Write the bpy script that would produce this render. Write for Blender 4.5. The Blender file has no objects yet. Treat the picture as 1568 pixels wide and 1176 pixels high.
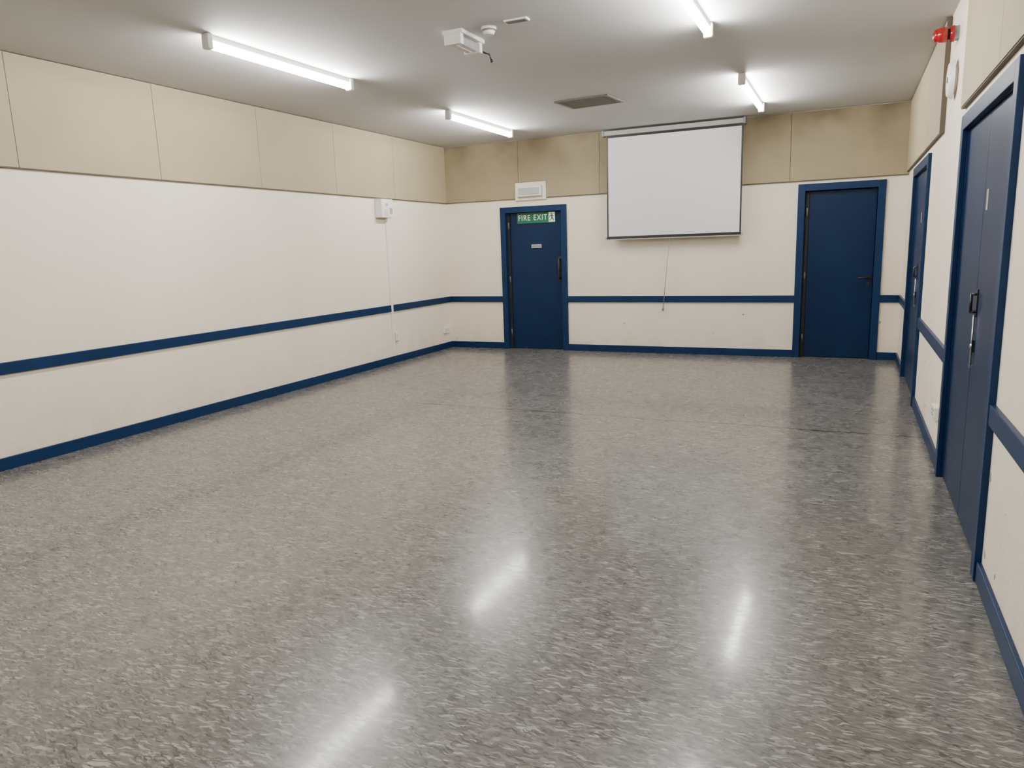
import bpy, bmesh, math
from mathutils import Vector, Matrix
W=6.31; H=3.06; D0=-12.4; P=2.235
DT=0.805; DB=0.715; SK=0.095
# ---------------------------------------------------------------- materials
def new(name):
    m=bpy.data.materials.new(name); m.use_nodes=True
    nt=m.node_tree; b=nt.nodes["Principled BSDF"]
    return m,nt,b
def N(nt,t,**k):
    n=nt.nodes.new(t)
    for a,v in k.items(): setattr(n,a,v)
    return n
def coords(nt,scale=(1,1,1),rot=(0,0,0)):
    g=N(nt,"ShaderNodeNewGeometry"); mp=N(nt,"ShaderNodeMapping")
    nt.links.new(g.outputs["Position"],mp.inputs[0])
    mp.inputs["Scale"].default_value=scale; mp.inputs["Rotation"].default_value=rot
    return mp.outputs[0]
def noise(nt,vec,scale,detail=2,rough=.5,dist=0,out="Fac"):
    n=N(nt,"ShaderNodeTexNoise"); nt.links.new(vec,n.inputs["Vector"])
    n.inputs["Scale"].default_value=scale; n.inputs["Detail"].default_value=detail
    n.inputs["Roughness"].default_value=rough; n.inputs["Distortion"].default_value=dist
    return n.outputs[out]
def ramp(nt,fac,stops):
    r=N(nt,"ShaderNodeValToRGB"); nt.links.new(fac,r.inputs[0]); e=r.color_ramp.elements
    while len(e)<len(stops): e.new(.5)
    for i,(p,c) in enumerate(stops):
        e[i].position=p
        if not isinstance(c,tuple): c=(c,c,c)
        e[i].color=(*c,1)
    return r.outputs[0]
def mix(nt,fac,a,b,mode='MIX'):
    m=N(nt,"ShaderNodeMix",data_type='RGBA',blend_type=mode)
    def put(sock,v):
        if isinstance(v,tuple): sock.default_value=(*v,1)
        elif isinstance(v,float): sock.default_value=v
        else: nt.links.new(v,sock)
    put(m.inputs[0],fac); put(m.inputs[6],a); put(m.inputs[7],b)
    return m.outputs[2]
def mth(nt,op,x,y=None):
    q=N(nt,"ShaderNodeMath",operation=op)
    for i,t in enumerate((x,y)):
        if t is None: continue
        if isinstance(t,(int,float)): q.inputs[i].default_value=t
        else: nt.links.new(t,q.inputs[i])
    return q.outputs[0]
def maprange(nt,x,a,b_,c,d):
    r=N(nt,"ShaderNodeMapRange"); nt.links.new(x,r.inputs[0])
    for i,v in enumerate((a,b_,c,d)): r.inputs[i+1].default_value=v
    return r.outputs[0]
def xyz(nt):
    g=N(nt,"ShaderNodeNewGeometry"); s=N(nt,"ShaderNodeSeparateXYZ"); nt.links.new(g.outputs["Position"],s.inputs[0]); return s.outputs
def bump(nt,b,h,strength,dist,sock="Normal"):
    n=N(nt,"ShaderNodeBump"); n.inputs["Strength"].default_value=strength; n.inputs["Distance"].default_value=dist
    nt.links.new(h,n.inputs["Height"]); nt.links.new(n.outputs[0],b.inputs[sock])
def paint(name,c,rough=.5,var=.06,vs=3,bs=0,bd=.002,bstr=.3,spec=.5,metal=0):
    m,nt,b=new(name)
    v=coords(nt)
    n=noise(nt,v,vs,3)
    lo=tuple(x*(1-var) for x in c); hi=tuple(min(1,x*(1+var)) for x in c)
    nt.links.new(ramp(nt,n,[(.3,lo),(.7,hi)]),b.inputs["Base Color"])
    b.inputs["Roughness"].default_value=rough; b.inputs["Specular IOR Level"].default_value=spec
    b.inputs["Metallic"].default_value=metal
    if bs: bump(nt,b,noise(nt,v,bs,3,.6),bstr,bd)
    return m
M_wall=paint("cream_textured_paint",(.83,.745,.625),.6,.035,1.2,45,.006,.6,.3)
def wall_chips(m):
    nt=m.node_tree; b=nt.nodes["Principled BSDF"]
    src=b.inputs["Base Color"].links[0].from_socket; s=xyz(nt)
    v=coords(nt)
    w=noise(nt,v,30,2,.5,0,"Color")
    ma=N(nt,"ShaderNodeVectorMath",operation='MULTIPLY_ADD'); nt.links.new(w,ma.inputs[0]); ma.inputs[1].default_value=(.05,.05,.05); nt.links.new(v,ma.inputs[2])
    vo=N(nt,"ShaderNodeTexVoronoi"); vo.inputs["Scale"].default_value=5.5; nt.links.new(ma.outputs[0],vo.inputs["Vector"])
    sc=N(nt,"ShaderNodeSeparateColor"); nt.links.new(vo.outputs["Color"],sc.inputs[0])
    size=maprange(nt,sc.outputs[0],.2,1,.0,.13)
    spot=mth(nt,'LESS_THAN',vo.outputs["Distance"],size)
    z=maprange(nt,s[2],.15,.7,1,0); z=mth(nt,'GREATER_THAN',z,sc.outputs[1])
    f=mth(nt,'MULTIPLY',mth(nt,'MULTIPLY',z,spot),.8)
    col=mix(nt,f,src,(.20,.17,.14))
    g=mth(nt,'MULTIPLY',maprange(nt,s[2],.08,.5,.28,0),ramp(nt,noise(nt,v,4,4,.6),[(.4,0.),(.65,1.)]))
    nt.links.new(mix(nt,g,col,(.50,.43,.34)),b.inputs["Base Color"])
wall_chips(M_wall)
M_ceil=paint("ceiling_paint",(.56,.555,.55),.75,.03,.8,60,.002,.2,.2)
M_panel=paint("beige_panel_paint",(.36,.305,.20),.6,.05,1.5,90,.001,.2,.25)
M_panelb=paint("beige_panel_paint_shaded",(.31,.257,.160),.6,.07,1.3,90,.001,.2,.25)  # darker copy of the panel paint: dimmer back-wall light put into the colour
def darken_top(m):  # blotchy brown darkening, stronger towards the top of the panels
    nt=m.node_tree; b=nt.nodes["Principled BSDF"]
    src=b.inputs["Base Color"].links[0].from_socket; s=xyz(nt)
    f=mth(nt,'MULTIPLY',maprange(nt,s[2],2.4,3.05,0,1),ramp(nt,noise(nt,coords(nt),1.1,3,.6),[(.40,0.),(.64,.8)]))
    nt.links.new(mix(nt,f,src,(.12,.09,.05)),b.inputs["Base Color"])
darken_top(M_panelb)
M_gap=paint("panel_gap_dark",(.10,.08,.055),.8)
M_navy=paint("navy_gloss_paint",(.0022,.0150,.053),.36,.08,4,30,.001,.08,.2)
M_trim=paint("navy_trim_paint",(.0035,.021,.070),.4,.08,6,40,.001,.1,.2)
M_dark=paint("shadow_gap_black",(.004,.005,.007),.7)
M_black=paint("black_plastic",(.010,.010,.011),.35)
M_white=paint("white_plastic",(.78,.77,.73),.4,.02)
M_metalw=paint("white_enamel_metal",(.70,.69,.66),.35,.02)
M_grey=paint("grey_plastic",(.22,.22,.22),.45)
M_grille=paint("grille_metal",(.17,.165,.15),.5,.1,20)
M_vfr=paint("vent_frame_grey",(.13,.125,.115),.45,.06,20)
M_case=paint("screen_case_grey",(.33,.32,.305),.4,.04,20)
M_chrome=paint("brushed_steel",(.55,.55,.56),.3,.05,20,metal=1)
M_green=paint("exit_sign_green",(.0,.11,.048),.4,.03)
M_signw=paint("sign_white",(.85,.87,.85),.4,.01)
M_red=paint("red_beacon_plastic",(.30,.005,.008),.2,.04)
M_screen=paint("projection_screen_fabric",(.70,.71,.73),.85,.01,.7,spec=.1)
M_lens=paint("prismatic_lens",(.42,.47,.44),.15,.05,30)
M_glass=paint("clear_lens_grey",(.28,.29,.29),.1,.1,30)
def emis(name,c,s):
    m,nt,b=new(name)
    b.inputs["Base Color"].default_value=(.9,.9,.9,1)
    b.inputs["Emission Color"].default_value=(*c,1); b.inputs["Emission Strength"].default_value=s
    return m
M_tube=emis("fluorescent_diffuser",(1,.975,.93),168)
def floor_mat():
    m,nt,b=new("grey_flecked_vinyl")
    v3=coords(nt); big=noise(nt,v3,.7,3,.5)
    def flecks(rot,sx,sy,warp,seed):
        v=coords(nt,(1,1,1),(0,0,rot))
        w=noise(nt,v,15,2,.5,0,"Color")
        sub=N(nt,"ShaderNodeVectorMath",operation='SUBTRACT'); nt.links.new(w,sub.inputs[0]); sub.inputs[1].default_value=(.5,.5,.5)
        ma=N(nt,"ShaderNodeVectorMath",operation='MULTIPLY_ADD'); nt.links.new(sub.outputs[0],ma.inputs[0]); ma.inputs[1].default_value=(warp,warp,0); nt.links.new(v,ma.inputs[2])
        mp=N(nt,"ShaderNodeMapping"); nt.links.new(ma.outputs[0],mp.inputs[0]); mp.inputs["Scale"].default_value=(sx,sy,1); mp.inputs["Location"].default_value=(seed,seed*1.7,0)
        vo=N(nt,"ShaderNodeTexVoronoi",voronoi_dimensions='2D'); nt.links.new(mp.outputs[0],vo.inputs["Vector"]); vo.inputs["Scale"].default_value=1
        sc=N(nt,"ShaderNodeSeparateColor"); nt.links.new(vo.outputs["Color"],sc.inputs[0])
        return sc.outputs[0]
    f1=flecks(.05,38,150,.04,0); f2=flecks(-.12,28,160,.05,7.3); f3=flecks(.2,32,170,.05,3.1)
    g=noise(nt,coords(nt,(1,3,1)),30,4,.7,.5)
    base=ramp(nt,f1,[(0,(.094,.090,.083)),(.25,(.122,.117,.109)),(.5,(.144,.138,.129)),(.8,(.176,.169,.159)),(.95,(.23,.222,.21)),(1,(.27,.26,.247))])
    base=mix(nt,ramp(nt,f2,[(.89,0.),(.92,.85)]),base,(.38,.37,.352))
    base=mix(nt,ramp(nt,f3,[(.09,.75),(.13,0.)]),base,(.048,.045,.042))
    base=mix(nt,.5,base,ramp(nt,g,[(.3,.65),(.7,1.)]),'MULTIPLY')
    base=mix(nt,.6,base,ramp(nt,big,[(.3,.8),(.7,1.)]),'MULTIPLY')
    s=xyz(nt); w=noise(nt,v3,1.3,2)
    d=mth(nt,'ABSOLUTE',mth(nt,'ADD',mth(nt,'ADD',s[1],3.86),mth(nt,'MULTIPLY',w,.10)))
    line=mth(nt,'LESS_THAN',d,.014)
    patch=ramp(nt,noise(nt,v3,2.2,3,.7),[(.38,.25),(.52,1.)])
    xr=maprange(nt,s[0],1.6,1.9,0,1)
    line=mth(nt,'MULTIPLY',mth(nt,'MULTIPLY',line,patch),mth(nt,'MULTIPLY',xr,.85))
    base=mix(nt,line,base,(.015,.014,.013))
    nt.links.new(base,b.inputs["Base Color"])
    sm=noise(nt,v3,5,4,.7)
    nt.links.new(maprange(nt,sm,.3,.7,.24,.32),b.inputs["Roughness"])
    b.inputs["Specular IOR Level"].default_value=.32
    b.inputs["Coat IOR"].default_value=1.45
    cw=mth(nt,'MULTIPLY',maprange(nt,f1,.2,.9,.50,.20),maprange(nt,sm,.35,.65,.5,1.0))
    nt.links.new(cw,b.inputs["Coat Weight"])
    nt.links.new(maprange(nt,sm,.3,.7,.075,.13),b.inputs["Coat Roughness"])
    bump(nt,b,g,.10,.002)
    bump(nt,b,noise(nt,v3,12,4,.6),.05,.0015,"Coat Normal")
    return m
M_floor=floor_mat()
# ---------------------------------------------------------------- geometry helpers
def box(bm,x0,x1,y0,y1,z0,z1,mi=0,rz=0):
    vs=[bm.verts.new(p) for p in [(x0,y0,z0),(x1,y0,z0),(x1,y1,z0),(x0,y1,z0),(x0,y0,z1),(x1,y0,z1),(x1,y1,z1),(x0,y1,z1)]]
    for f in [(0,3,2,1),(4,5,6,7),(0,1,5,4),(1,2,6,5),(2,3,7,6),(3,0,4,7)]:
        fc=bm.faces.new([vs[i] for i in f]); fc.material_index=mi
    return vs
def cyl(bm,p0,p1,r,seg=20,mi=0,r2=None):
    p0=Vector(p0); p1=Vector(p1); d=p1-p0
    M=Matrix.Translation((p0+p1)/2)@d.to_track_quat('Z','Y').to_matrix().to_4x4()
    g=bmesh.ops.create_cone(bm,cap_ends=True,segments=seg,radius1=r,radius2=r if r2 is None else r2,depth=d.length,matrix=M)
    fs={f for v in g['verts'] for f in v.link_faces}
    for f in fs:
        f.material_index=mi
        if len(f.verts)==4: f.smooth=True
def path(bm,pts,r,seg=10,mi=0):
    for a,b in zip(pts,pts[1:]): cyl(bm,a,b,r,seg,mi)
    for p in pts[1:-1]:
        g=bmesh.ops.create_uvsphere(bm,u_segments=seg,v_segments=6,radius=r,matrix=Matrix.Translation(p))
        for v in g['verts']:
            for f in v.link_faces: f.material_index=mi; f.smooth=True
def sph(bm,c,r,mi=0,sc=(1,1,1)):
    g=bmesh.ops.create_uvsphere(bm,u_segments=24,v_segments=14,radius=r,matrix=Matrix.Translation(c)@Matrix.Diagonal((*sc,1)))
    for v in g['verts']:
        for f in v.link_faces: f.material_index=mi; f.smooth=True
def empty(name,loc):
    o=bpy.data.objects.new(name,None); bpy.context.collection.objects.link(o); o.location=loc; o.empty_display_size=.1; return o
def fin(name,bm,mats,parent=None,bev=0):
    xs=[v.co.copy() for v in bm.verts]
    c=Vector([(min(p[i] for p in xs)+max(p[i] for p in xs))/2 for i in range(3)])
    bmesh.ops.translate(bm,verts=bm.verts,vec=-c)
    me=bpy.data.meshes.new(name); bm.to_mesh(me); bm.free()
    for m in (mats if isinstance(mats,list) else [mats]): me.materials.append(m)
    o=bpy.data.objects.new(name,me); bpy.context.collection.objects.link(o)
    o.location=c-(parent.location if parent else Vector((0,0,0)))
    if parent: o.parent=parent
    if bev:
        md=o.modifiers.new("bevel","BEVEL"); md.width=bev; md.segments=2; md.limit_method='ANGLE'
    return o
B=bmesh.new
# ---------------------------------------------------------------- shell
T=.2
b=B(); box(b,-T,W+T,D0-T,T,-.1,0); fin("floor",b,M_floor)
b=B(); box(b,-T,W+T,D0-T,T,H,H+.1); fin("ceiling",b,M_ceil)
b=B(); box(b,-T,0,D0,T,0,H); fin("wall_left",b,M_wall)
b=B(); box(b,-T,W+T,D0-T,D0,0,H); fin("wall_front",b,M_wall)
FW=.085
LD=(.93,1.985,2.12); RD=(5.09,6.08,2.19)
S1=(-2.78,-1.12,2.20); S2=(-6.50,-4.84,2.20)
def cut(o): return (o[0]+FW-.02,o[1]-FW+.02,o[2]-FW+.02)
b=B(); prev=0
for d in (LD,RD):
    a0,a1,zt=cut(d)
    box(b,prev,a0,0,T,0,H); box(b,a0,a1,0,T,zt,H); prev=a1
box(b,prev,W,0,T,0,H)
fin("wall_back",b,M_wall)
b=B(); prev=T
for d in (S1,S2):
    a0,a1,zt=cut(d)
    box(b,W,W+T,a1,prev,0,H); box(b,W,W+T,a0,a1,zt,H); prev=a0
box(b,W,W+T,D0,prev,0,H)
fin("wall_right",b,M_wall)
# ---------------------------------------------------------------- baseboards & dado rails
b=B(); box(b,0,.02,D0,0,0,SK); fin("baseboard_left",b,M_trim,bev=.004)
b=B()
for x0,x1 in ((.02,LD[0]),(LD[1],RD[0]),(RD[1],W-.02)): box(b,x0,x1,-.02,0,0,SK)
fin("baseboard_back",b,M_trim,bev=.004)
b=B()
for y0,y1 in ((S1[1],0),(S2[1],S1[0]),(D0,S2[0])): box(b,W-.02,W,y0,y1,0,SK)
fin("baseboard_right",b,M_trim,bev=.004)
b=B(); box(b,0,W,D0,D0+.02,0,SK); fin("baseboard_front",b,M_trim,bev=.004)
b=B(); box(b,0,.024,D0,0,DB,DT); fin("trim_1",b,M_trim,bev=.004)
b=B()
for x0,x1 in ((.024,LD[0]),(LD[1],RD[0]),(RD[1],W-.024)): box(b,x0,x1,-.024,0,DB,DT)
fin("trim_2",b,M_trim,bev=.004)
b=B()
for y0,y1 in ((S1[1],0),(S2[1],S1[0]),(D0,S2[0])): box(b,W-.024,W,y0,y1,DB,DT)
fin("trim_3",b,M_trim,bev=.004)
# ---------------------------------------------------------------- upper panels
PT=.028; G=.0025
b=B()
ys=[-PT]+[-1.44-1.258*i for i in range(0,9)]+[D0]
for y1,y0 in zip(ys,ys[1:]): box(b,.004,PT,y0+G,y1-G,P,H-.012)
box(b,0,.006,D0,0,P+.004,H-.004,1); box(b,.0,PT-.004,D0,-PT,P-.008,P-.001,1)
fin("acoustic_panelling",b,[M_panel,M_gap])
b=B(); xs=[.0,1.25,2.49,3.735,4.985,W]
CX0,CX1,CZ=1.19,1.69,2.465     # cut-out round the exit light
def pan(x0,x1,z0=P):
    box(b,x0,x1,-PT,-.004,z0,H-.012)
pan(G,CX0); pan(CX0,1.25-G,CZ); pan(1.25+G,CX1,CZ); pan(CX1,2.49-G)
for x0,x1 in zip(xs[2:],xs[3:]): pan(x0+G,x1-G)
for x0,x1 in ((0,CX0),(CX1,W)):
    box(b,x0,x1,-.006,0,P+.004,H-.004,1); box(b,x0,x1,-PT+.004,0,P-.008,P-.001,1)
box(b,CX0,CX1,-.006,0,CZ+.004,H-.004,1)
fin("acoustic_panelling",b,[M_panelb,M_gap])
b=B()
for a,c_ in ((-PT,-3.62),(-4.74,D0)):
    n=max(1,round(abs(c_-a)/1.25)); st=(c_-a)/n
    for i in range(n): box(b,W-PT,W-.004,a+st*(i+1)+G,a+st*i-G,P+.03,H-.012)
    box(b,W-.006,W,c_,a,P+.034,H-.004,1); box(b,W-PT+.004,W,c_,a,P+.022,P+.029,1)
box(b,W-PT-.006,W,-3.64,-3.62,P+.02,H-.01,1)
fin("acoustic_panelling",b,[M_panel,M_gap])
# ---------------------------------------------------------------- doors on back wall
def back_door(name,o,kind):
    e=empty(name,((o[0]+o[1])/2,0,0))
    x0,x1,zt=o
    b=B()
    for a,c_ in ((x0,x0+FW),(x1-FW,x1)): box(b,a,c_,-.028,0,0,zt)
    box(b,x0+FW,x1-FW,-.028,0,zt-FW,zt)
    i=FW-.02
    box(b,x0+i,x0+FW,0,.14,0,zt-FW); box(b,x1-FW,x1-i,0,.14,0,zt-FW); box(b,x0+i,x1-i,0,.14,zt-FW,zt-i)
    fin("frame",b,M_trim,e,.003)
    b=B(); lx0=x0+FW+.006; lx1=x1-FW-.006
    box(b,x0+FW,x1-FW,.105,.14,0,zt-FW); fin("stop_backing",b,M_dark,e)
    b=B(); g=.04
    box(b,lx0+g,lx1,.055,.10,.006,zt-FW-.006); fin("leaf",b,M_navy,e,.003)
    b=B()
    box(b,lx0-.004,lx0+g,.035,.085,.006,zt-FW-.006,0)  # black strip paints the shade of the reveal gap; hinge knuckles sit on it
    for z in (.2,1.0,1.8): cyl(b,(lx0+g*.5,.036,z),(lx0+g*.5,.036,z+.1),.009,12,1)
    fin("hinges_and_shadow_gap",b,[M_dark,M_vfr],e)
    if kind=='pull':
        b=B(); hx=x1-FW-.05
        path(b,[(hx,.055,1.06),(hx,-.01,1.065),(hx,-.01,1.335),(hx,.055,1.34)],.015,12)
        box(b,hx-.022,hx+.022,.046,.056,1.02,1.38)
        fin("pull_handle",b,M_black,e,.002)
        b=B(); box(b,1.40,1.56,.049,.056,1.515,1.565,0); box(b,1.412,1.548,.047,.050,1.527,1.553,1)
        fin("door_plate",b,[M_chrome,M_grey],e)
    else:
        b=B(); hx=x1-FW-.055
        cyl(b,(hx,.056,1.02),(hx,.046,1.02),.027,24)
        path(b,[(hx,.05,1.02),(hx,.005,1.02),(hx-.12,.005,1.02)],.011,12)
        cyl(b,(hx,.056,.94),(hx,.046,.94),.022,24); box(b,hx-.004,hx+.004,.04,.047,.925,.955)
        fin("lever_handle",b,M_black,e)
    return e
back_door("door_1",LD,'pull')
back_door("door_2",RD,'lever')
# ---------------------------------------------------------------- double doors on right wall
def side_door(name,o):
    y0,y1,zt=o; ym=(y0+y1)/2
    e=empty(name,(W,ym,0))
    b=B()
    for a,c_ in ((y0,y0+FW),(y1-FW,y1)): box(b,W-.028,W,a,c_,0,zt)
    box(b,W-.028,W,y0+FW,y1-FW,zt-FW,zt)
    i=FW-.02
    box(b,W,W+.13,y0+i,y0+FW,0,zt-FW); box(b,W,W+.13,y1-FW,y1-i,0,zt-FW); box(b,W,W+.13,y0+i,y1-i,zt-FW,zt-i)
    fin("frame",b,M_trim,e,.003)
    b=B(); box(b,W+.06,W+.13,y0+FW,y1-FW,0,zt-FW); fin("backing",b,M_dark,e)
    for n,(a,c_) in {"leaf_far":(ym+.004,y1-FW-.005),"leaf_near":(y0+FW+.005,ym-.004)}.items():
        b=B(); box(b,W+.008,W+.052,a,c_,.008,zt-FW-.005); fin(n,b,M_navy,e,.003)
    b=B()
    hy=ym-.055; X=W+.008
    box(b,X-.006,X,hy-.018,hy+.018,1.10,1.24,0)
    path(b,[(X,hy,1.215),(X-.028,hy,1.215),(X-.028,hy,1.125),(X,hy,1.125)],.007,10,0)
    box(b,X-.012,X,hy-.018,hy+.018,.92,.98,0)
    cyl(b,(X-.018,hy,.95),(X,hy,.95),.012,16,1)
    cyl(b,(X-.010,hy,.84),(X-.010,hy,1.11),.005,10,1)
    box(b,X-.014,X,hy-.012,hy+.012,.835,.85,1)
    fin("pull_and_bolt",b,[M_black,M_chrome],e)
    b=B(); box(b,W+.005,W+.009,ym-.13,ym-.08,1.63,1.73); fin("notice_plate",b,M_case,e)
    return e
side_door("door_3",S1); side_door("door_4",S2)
# ---------------------------------------------------------------- projector screen
e=empty("projector_screen",(3.52,-.13,2.3))
b=B()
SY=-.145
box(b,2.60,4.45,-.175,-.095,2.975,3.035,0)
for x in (2.575,4.425): box(b,x,x+.03,-.185,-.085,2.965,3.045,1)
for x in (2.72,4.3): box(b,x,x+.05,-.12,-.0285,2.99,3.045,1)
fin("roller_case",b,[M_case,M_grey],e,.006)
b=B(); box(b,2.655,4.405,SY,SY+.002,1.635,2.945); fin("fabric",b,M_screen,e)
b=B()
box(b,2.635,2.655,SY,SY+.002,1.62,2.975); box(b,4.405,4.425,SY,SY+.002,1.62,2.975)
box(b,2.655,4.405,SY,SY+.002,1.62,1.635); box(b,2.655,4.405,SY,SY+.002,2.945,2.975)
fin("black_border",b,M_black,e)
b=B(); box(b,2.63,4.43,SY-.012,SY+.014,1.600,1.624,0)
for x in (2.61,4.43): box(b,x,x+.022,SY-.015,SY+.017,1.594,1.628,1)
box(b,2.63,4.43,SY-.010,SY+.012,1.586,1.600,1)
fin("bottom_bar",b,[M_black,M_case],e,.002)
b=B(); path(b,[(3.50,SY,1.595),(3.50,SY,1.56),(3.40,-.04,.66)],.005,8,0); cyl(b,(3.40,-.04,.66),(3.395,-.04,.60),.009,12,1,.014)
fin("pull_cord",b,[M_case,M_grey],e)
# ---------------------------------------------------------------- exit light & sign
e=empty("emergency_exit_light",(1.44,-.03,2.33))
b=B(); box(b,1.195,1.685,-.034,-.001,2.205,2.46); fin("backboard",b,M_wall,e,.004)
b=B(); box(b,1.25,1.63,-.095,-.034,2.255,2.40); fin("housing",b,M_white,e,.012)
b=B(); box(b,1.275,1.605,-.105,-.093,2.28,2.375); fin("lens",b,M_lens,e,.006)
e=empty("fire_exit_sign",(1.485,.05,1.95))
b=B(); box(b,1.18,1.79,.046,.0545,1.875,2.03,0); fin("sign_board",b,M_green,e,.001)
b=B(); box(b,1.685,1.783,.0445,.0462,1.883,2.022,0)
fin("pictogram_door",b,M_signw,e)
def poly(bm,pts,y,mi=0):
    vs=[bm.verts.new((p[0],y,p[1])) for p in pts]; f=bm.faces.new(vs); f.material_index=mi
b=B(); ox,oz=1.692,1.888
def pg(pts): poly(b,[(ox+p[0]*.085,oz+p[1]*.13) for p in pts],.0438)
pg([(.50+.11*math.cos(a*math.pi/6),.87+.075*math.sin(a*math.pi/6)) for a in range(12)])
pg([(.38,.75),(.62,.78),(.66,.42),(.42,.40)])
pg([(.62,.76),(.90,.60),(.86,.53),(.60,.66)])
pg([(.42,.76),(.14,.62),(.08,.46),(.17,.45),(.24,.56),(.42,.64)])
pg([(.44,.44),(.66,.44),(.86,.24),(.84,.05),(.74,.05),(.72,.21),(.46,.34)])
pg([(.42,.42),(.52,.34),(.36,.16),(.10,.12),(.08,.20),(.30,.24)])
fin("running_figure",b,M_green,e)
cu=bpy.data.curves.new("txt","FONT"); cu.body="FIRE EXIT"; cu.size=.115; cu.extrude=.0008; cu.align_x='CENTER'; cu.align_y='CENTER'
cu.offset=.0006; cu.space_character=1.2; cu.space_word=1.25
to=bpy.data.objects.new("tmp",cu); bpy.context.collection.objects.link(to)
bpy.context.view_layer.update()
me=bpy.data.meshes.new_from_object(to.evaluated_get(bpy.context.evaluated_depsgraph_get())); bpy.data.objects.remove(to)
me.materials.clear(); me.materials.append(M_signw)
xs_=[v.co.x for v in me.vertices]; sx=.46/(max(xs_)-min(xs_))
to=bpy.data.objects.new("lettering",me); bpy.context.collection.objects.link(to); to.parent=e
to.rotation_euler=(math.pi/2,0,0); to.scale=(sx,1,1); to.location=(1.430-1.485,.0445-.05,1.952-1.95)
# ---------------------------------------------------------------- control box with conduit, sockets
e=empty("mounted_control_box",(.05,-1.76,2.1))
b=B(); box(b,0,.12,-1.90,-1.64,1.975,2.215,0); fin("casing",b,M_white,e,.012)
b=B(); cyl(b,(.12,-1.80,2.14),(.127,-1.80,2.14),.032,24,0); cyl(b,(.127,-1.80,2.14),(.130,-1.80,2.14),.02,24,1)
box(b,.118,.125,-1.73,-1.67,2.02,2.10,1)
for k in range(5): box(b,.119,.123,-1.86,-1.77,2.0+.016*k,2.006+.016*k,1)
fin("front_controls",b,[M_white,M_case],e)
b=B(); box(b,.0,.022,-1.688,-1.654,.42,1.975); box(b,.0,.022,-1.680,-1.648,.10,.42)
box(b,0,.026,-1.69,-1.65,1.28,1.31); box(b,0,.03,-1.69,-1.65,.70,.82)
fin("cable_trunking",b,M_white,e,.002)
def socket(name,axis,c,wd,ht):
    e=empty(name,c); b=B(); x,y,z=c; s=1 if axis=='L' else -1
    a0,a1=sorted((x,x+s*.03)); box(b,a0,a1,y-wd/2,y+wd/2,z-ht/2,z+ht/2); fin("faceplate",b,M_white,e,.004)
    b=B(); f=x+s*.03
    n=2 if wd>.1 else 1
    for k in range(n):
        cy=y+(k-(n-1)/2)*.066
        f0,f1=sorted((f-.001*s,f+.0015*s))
        box(b,f0,f1,cy-.004,cy+.004,z+.008,z+.024); box(b,f0,f1,cy-.017,cy-.007,z-.014,z-.007); box(b,f0,f1,cy+.007,cy+.017,z-.014,z-.007)
    fin("pin_slots",b,M_black,e)
socket("power_socket",'L',(0,-1.59,.36),.088,.12)
socket("power_socket",'L',(0,-.20,.29),.15,.09)
socket("power_socket",'R',(W,-4.50,.33),.15,.09)
# ---------------------------------------------------------------- fluorescent battens
def batten(x,y0,y1):
    e=empty("fluorescent_batten_light",(x,(y0+y1)/2,H-.05))
    b=B(); box(b,x-.018,x+.018,y0+.01,y1-.01,H-.042,H); fin("spine",b,M_metalw,e,.004)
    b=B()
    for a,c_ in ((y0,y0+.05),(y1-.05,y1)):
        box(b,x-.034,x+.034,a,c_,H-.105,H)
    fin("end_caps",b,M_metalw,e,.012)
    b=B(); cyl(b,(x,y0+.045,H-.070),(x,y1-.045,H-.070),.028,24); fin("diffuser_tube",b,M_tube,e)
for x in (1.57,4.72):
    for y0,y1 in ((-9.45,-7.80),(-6.04,-4.38),(-2.64,-.93)): batten(x,y0,y1)
# ---------------------------------------------------------------- ceiling vent
e=empty("ceiling_vent_grille",(3.07,-2.16,H))
b=B(); x0,x1,y0,y1=2.76,3.38,-2.40,-1.92; t=.03
box(b,x0,x1,y0,y0+t,H-.014,H); box(b,x0,x1,y1-t,y1,H-.014,H); box(b,x0,x0+t,y0+t,y1-t,H-.014,H); box(b,x1-t,x1,y0+t,y1-t,H-.014,H)
fin("vent_frame",b,M_vfr,e,.002)
b=B(); box(b,x0+t,x1-t,y0+t,y1-t,H-.003,H-.001,0)
yy=y0+t+.008
while yy<y1-t-.006: box(b,x0+t,x1-t,yy,yy+.007,H-.010,H-.003,1); yy+=.024
xx=x0+t+.02
while xx<x1-t: box(b,xx,xx+.010,y0+t,y1-t,H-.011,H-.004,1); xx+=.030
fin("louvres",b,[M_dark,M_grille],e)
e.rotation_euler=(0,0,-.1)
# ---------------------------------------------------------------- emergency bulkhead lamp
e=empty("emergency_bulkhead_light",(3.07,-5.05,H-.05))
b=B(); box(b,3.0,3.16,-5.22,-4.86,H-.03,H,0); fin("base_tray",b,M_metalw,e,.006)
b=B(); box(b,3.03,3.13,-5.17,-4.92,H-.095,H-.03,0); fin("clear_lens",b,M_glass,e,.012)
b=B(); box(b,3.01,3.145,-5.215,-5.17,H-.10,H-.028,0); box(b,3.01,3.145,-4.92,-4.875,H-.10,H-.028,0); box(b,3.005,3.03,-5.17,-4.92,H-.055,H-.028,0)
box(b,3.07,3.09,-5.17,-4.92,H-.098,H-.09,0)
fin("end_brackets",b,M_metalw,e,.005)
b=B(); path(b,[(3.12,-4.89,H-.07),(3.15,-4.85,H-.09),(3.18,-4.84,H-.10),(3.19,-4.82,H-.14)],.006,10,0); sph(b,(3.19,-4.82,H-.145),.012,0)
fin("dangling_cable",b,M_black,e)
e=empty("smoke_detector",(3.32,-5.12,H))
y=-5.12
b=B(); cyl(b,(3.32,y,H-.018),(3.32,y,H),.055,32,0); cyl(b,(3.32,y,H-.03),(3.32,y,H-.018),.035,32,1); cyl(b,(3.32,y,H-.052),(3.32,y,H-.028),.034,32,0,.046)
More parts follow.
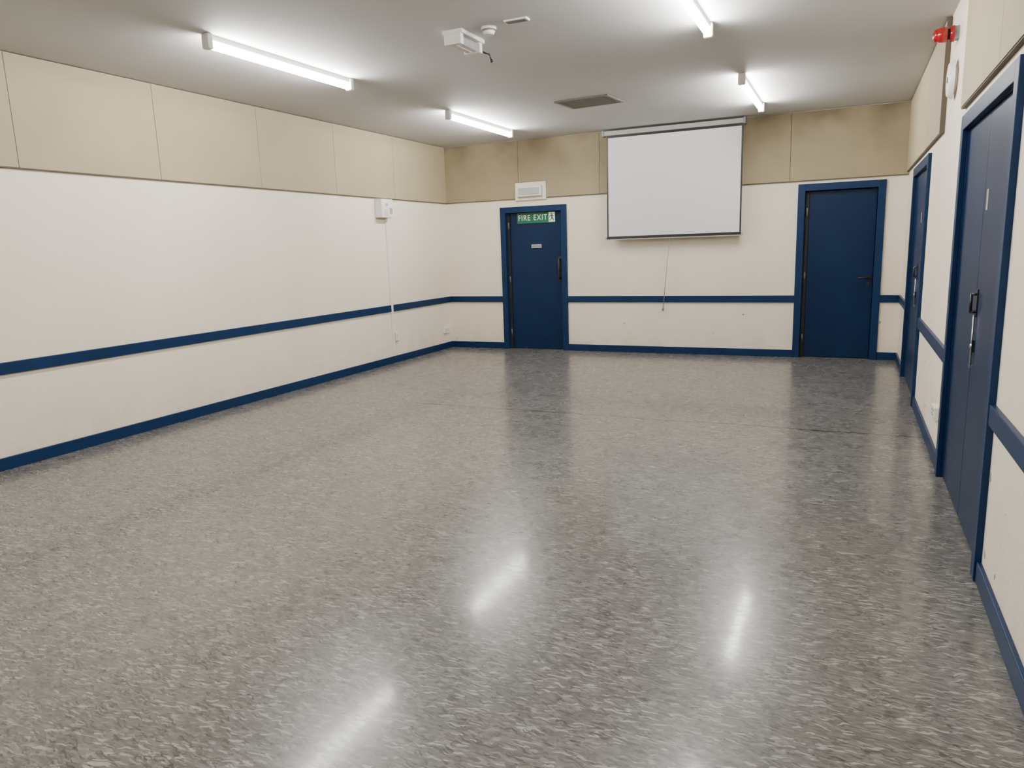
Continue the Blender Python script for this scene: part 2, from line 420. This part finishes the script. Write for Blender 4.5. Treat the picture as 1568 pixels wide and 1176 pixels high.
fin("detector_body",b,[M_white,M_grey],e)
e=empty("ceiling_sensor_plate",(3.56,-5.18,H))
b=B(); box(b,3.48,3.65,-5.215,-5.145,H-.012,H,0); box(b,3.49,3.64,-5.205,-5.155,H-.015,H-.011,1); fin("plate",b,[M_white,M_vfr],e,.002)
# ---------------------------------------------------------------- alarm bell + red beacon
yb=-4.12
e=empty("alarm_bell",(W,yb,2.54))
b=B(); cyl(b,(W-.018,yb,2.54),(W,yb,2.54),.09,32,0,.095); cyl(b,(W-.05,yb,2.54),(W-.018,yb,2.54),.105,40,0,.13)
cyl(b,(W-.056,yb,2.54),(W-.048,yb,2.54),.02,20,1)
fin("gong",b,[M_white,M_vfr],e,.004)
yb=-4.08
e=empty("red_alarm_beacon",(W,yb,2.84))
b=B(); z=2.84
box(b,W-.03,W,yb-.04,yb+.04,z-.04,z+.04,1); cyl(b,(W-.055,yb,z),(W-.028,yb,z),.046,32,0,.054); cyl(b,(W-.070,yb,z),(W-.055,yb,z),.034,32,2)
cyl(b,(W-.13,yb,z),(W-.070,yb,z),.042,32,0,.052); sph(b,(W-.13,yb,z),.042,0,(.6,1,1))
fin("beacon_body",b,[M_red,M_grey,M_black],e)
# ---------------------------------------------------------------- camera & world
yaw,pitch,roll=.4358,.1852,-.0329
f=Vector((-math.sin(yaw)*math.cos(pitch),math.cos(yaw)*math.cos(pitch),-math.sin(pitch)))
r=Vector((math.cos(yaw),math.sin(yaw),0)); u=r.cross(f); c,s=math.cos(roll),math.sin(roll)
r2=c*r+s*u; u2=-s*r+c*u
cam=bpy.data.cameras.new("camera"); co=bpy.data.objects.new("camera",cam); bpy.context.collection.objects.link(co)
M3=Matrix((r2,u2,-f)).transposed()
co.matrix_world=Matrix.Translation((5.7159,-10.0685,1.5213))@M3.to_4x4()
cam.sensor_width=36; cam.lens=1109.37/1568*36; cam.clip_start=.02
bpy.context.scene.camera=co
w=bpy.data.worlds.new("world"); w.use_nodes=True; w.node_tree.nodes["Background"].inputs[0].default_value=(.5,.5,.5,1); w.node_tree.nodes["Background"].inputs[1].default_value=.2
bpy.context.scene.world=w
